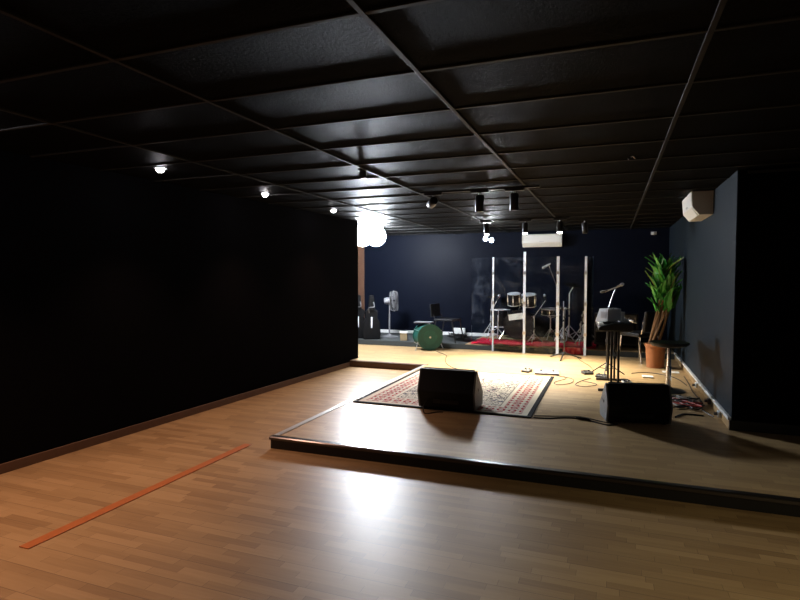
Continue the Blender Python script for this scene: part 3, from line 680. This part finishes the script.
# ------------------------------------------------------------------ cables and floor clutter
def cable(label, pts, r=.005, m='cable', name='cable', cat='cable', group='loose cables on the floor'):
    return tag(MB().tube(smoothpts(pts, 8), r, 6).build(name, m, smooth=True), label, cat, group)
zc = ZS+.006
cable('two-stranded black cable from rug corner, upper strand towards right monitor', [(-.70, 5.60, zc), (-.50, 5.66, zc), (-.27, 5.72, zc), (-.05, 5.60, zc), (.05, 5.58, zc)])
k = cable('black cable with thick plug, lower strand from rug corner to right monitor', [(-.70, 5.53, zc), (-.55, 5.55, zc), (-.38, 5.65, zc), (-.20, 5.62, zc), (-.02, 5.50, zc), (.08, 5.57, zc)], .006)
MB().tube([(-.30, 5.64, zc+.008), (-.17, 5.61, zc+.008)], .013).build('plug', 'black', k)
cable('thin dark cable looping on the bright floor beside the rug', [(-.85, 8.1, zc), (-.60, 7.95, zc), (-.46, 7.80, zc), (-.48, 7.50, zc), (-.62, 7.35, zc), (-.68, 7.5, zc), (-.56, 7.82, zc), (-.60, 8.0, zc)], .004)
cable('second thin cable loop between rug and keyboard stand', [(-.35, 7.75, zc), (-.15, 7.55, zc), (-.28, 7.35, zc), (-.41, 7.42, zc), (-.36, 7.7, zc), (-.24, 8.0, zc)], .004)
cable('thin cable running from green drum shape to far corner of the rug', [(-3.25, 10.2, zc), (-3.0, 9.8, zc), (-2.72, 9.4, zc), (-2.62, 9.0, zc), (-2.45, 8.5, zc), (-2.2, 8.1, zc), (-1.9, 7.98, zc)], .005)
cable('black cable trailing from the left back of the rug monitor', [(-1.80, 5.47, ZS+.10), (-1.80, 5.37, zc+.05), (-1.76, 5.30, zc), (-1.70, 5.34, zc), (-1.66, 5.40, zc), (-1.60, 5.42, zc)], .006)
cable('thin cable hanging down before the riser under keyboard', [(-.55, 10.1, zc), (-.45, 9.6, zc), (-.30, 9.1, zc), (-.22, 8.6, zc), (-.25, 8.4, zc)], .004)
cable('black cable crossing the floor from stool base to planter', [(.30, 8.6, zc), (.50, 8.75, zc), (.75, 8.6, zc), (.88, 8.3, zc), (.93, 7.9, zc)], .005)
cable('black cable lying along the foot of right-hand wall', [(.98, 8.6, zc), (.97, 8.0, zc), (.95, 7.4, zc), (.97, 6.9, zc), (.92, 6.5, zc), (.98, 6.2, zc)], .006)
cable('thick black cable end pointing away from the tangle by right wall', [(.62, 6.05, zc), (.70, 6.2, zc), (.80, 6.22, zc), (.89, 6.20, zc)], .009)
rc = random.Random(5)
tn = thing('cable_tangle', 'tangle of black, grey and red cables behind right monitor', 'cables', (.80, 6.72, ZS))
for i in range(9):
    pp = [(rc.uniform(-.18, .16), rc.uniform(-.30, .30), rc.uniform(.008, .05)) for _ in range(6)]
    MB().tube(smoothpts(pp, 6), .006, 6).build('cable', ['cable', 'cable', 'cable_g'][i % 3] if i != 4 else 'cable_r', tn, smooth=True)
MB().box(-.10, .06, -.05, .02, 0, .045).build('power_strip', 'dgrey', tn, bevel=.006)
tb = thing('cable_heap', 'dark heap of cables at the foot of the back wall left of shield', 'cables', (-3.05, 11.35, ZR))
for i in range(12):
    pp = [(rc.uniform(-.22, .22), rc.uniform(-.12, .12), rc.uniform(.008, .10)) for _ in range(6)]
    MB().tube(smoothpts(pp, 6), .008, 6).build('cable', 'cable', tb, smooth=True)
# plugs on the trunking by the right wall
def plug(label, y, m):
    t = thing('power_socket', label, 'socket', (XR-.018, y, ZS+.05), 0, 'sockets on the right skirting')
    MB().box(-.03, 0, -.04, .04, -.03, .03).build('socket_body', m, t, bevel=.005); MB().lathe([(.018, 0), (.015, .03), (0, .03)], 12, aim((-.03, 0, 0), (-1, 0, 0))).build('plug', 'dgrey', t)
plug('grey socket with plug on right skirting nearest the wall corner', 6.15, 'grey')
plug('dark socket with plug on right skirting beside the cable tangle', 6.75, 'dgrey')
plug('white socket with plug on right skirting near the stool', 7.7, 'white')
# pedals and small gear
def pedal(label, x, y, w, d, rz, m='pedal', h=.05):
    t = thing('effects_pedal', label, 'effects pedal', (x, y, ZS+.001), rz, 'effects pedals on the floor')
    MB().prism([(-d/2, 0), (-d/2, h*.55), (d/2, h), (d/2, 0)], 'x', -w/2, w/2).build('casing', m, t, bevel=.004)
    for s in (-.25, .25): MB().lathe([(.011, 0), (.010, .014), (0, .014)], 10, T((s*w, d*.2, h*.85))).build('knob', 'black', t)
    MB().lathe([(.012, 0), (.012, .012), (0, .014)], 10, T((0, -d*.25, h*.62))).build('footswitch', 'chrome', t)
pedal('wide grey pedalboard at the far right corner of the rug', -.84, 8.12, .34, .16, 4)
pedal('dark pedal at the far edge of the rug, left of the grey pedalboard', -1.14, 8.20, .12, .12, -20, 'dgrey')
pedal('dark pedal on bare floor between pedalboard and keyboard stand', -.30, 8.33, .14, .12, 30, 'black')
pedal('black sustain pedal by the keyboard stand foot', -.10, 8.15, .16, .10, -12, 'black', .04)
pedal('silver pedal lying behind the right monitor', .22, 7.75, .12, .10, 20, 'steel', .04)
tag(MB().box(-.11, .11, -.08, .08, 0, .006).build('paper_sheet', 'paper', loc=(.84, 8.92, ZS+.002)), 'white sheet of paper on floor between stool and planter', 'paper')
tag(MB().box(-.07, .07, -.06, .06, 0, .02).build('white_case', 'white', bevel=.004, loc=(.50, 8.35, ZS+.002)), 'small flat white case on the floor before the planter', 'case')

# ------------------------------------------------------------------ world, camera, colour
w = bpy.data.worlds.new('dark'); S.world = w; w.use_nodes = True
bgd = w.node_tree.nodes['Background']; bgd.inputs[0].default_value = (.5, .55, .7, 1); bgd.inputs[1].default_value = .003
cam = bpy.data.cameras.new('camera'); cam.sensor_width = 36; cam.lens = 36*550/800; cam.clip_start = .05
co = bpy.data.objects.new('camera', cam); C.objects.link(co)
co.location = (0, 0, 1.5); co.rotation_euler = (math.radians(90-2.39), 0, math.radians(20.97))
S.camera = co
S.view_settings.view_transform = 'Standard'; S.view_settings.look = 'None'; S.view_settings.gamma = 1
S.view_settings.use_curve_mapping = False; S.view_settings.exposure = 1.2
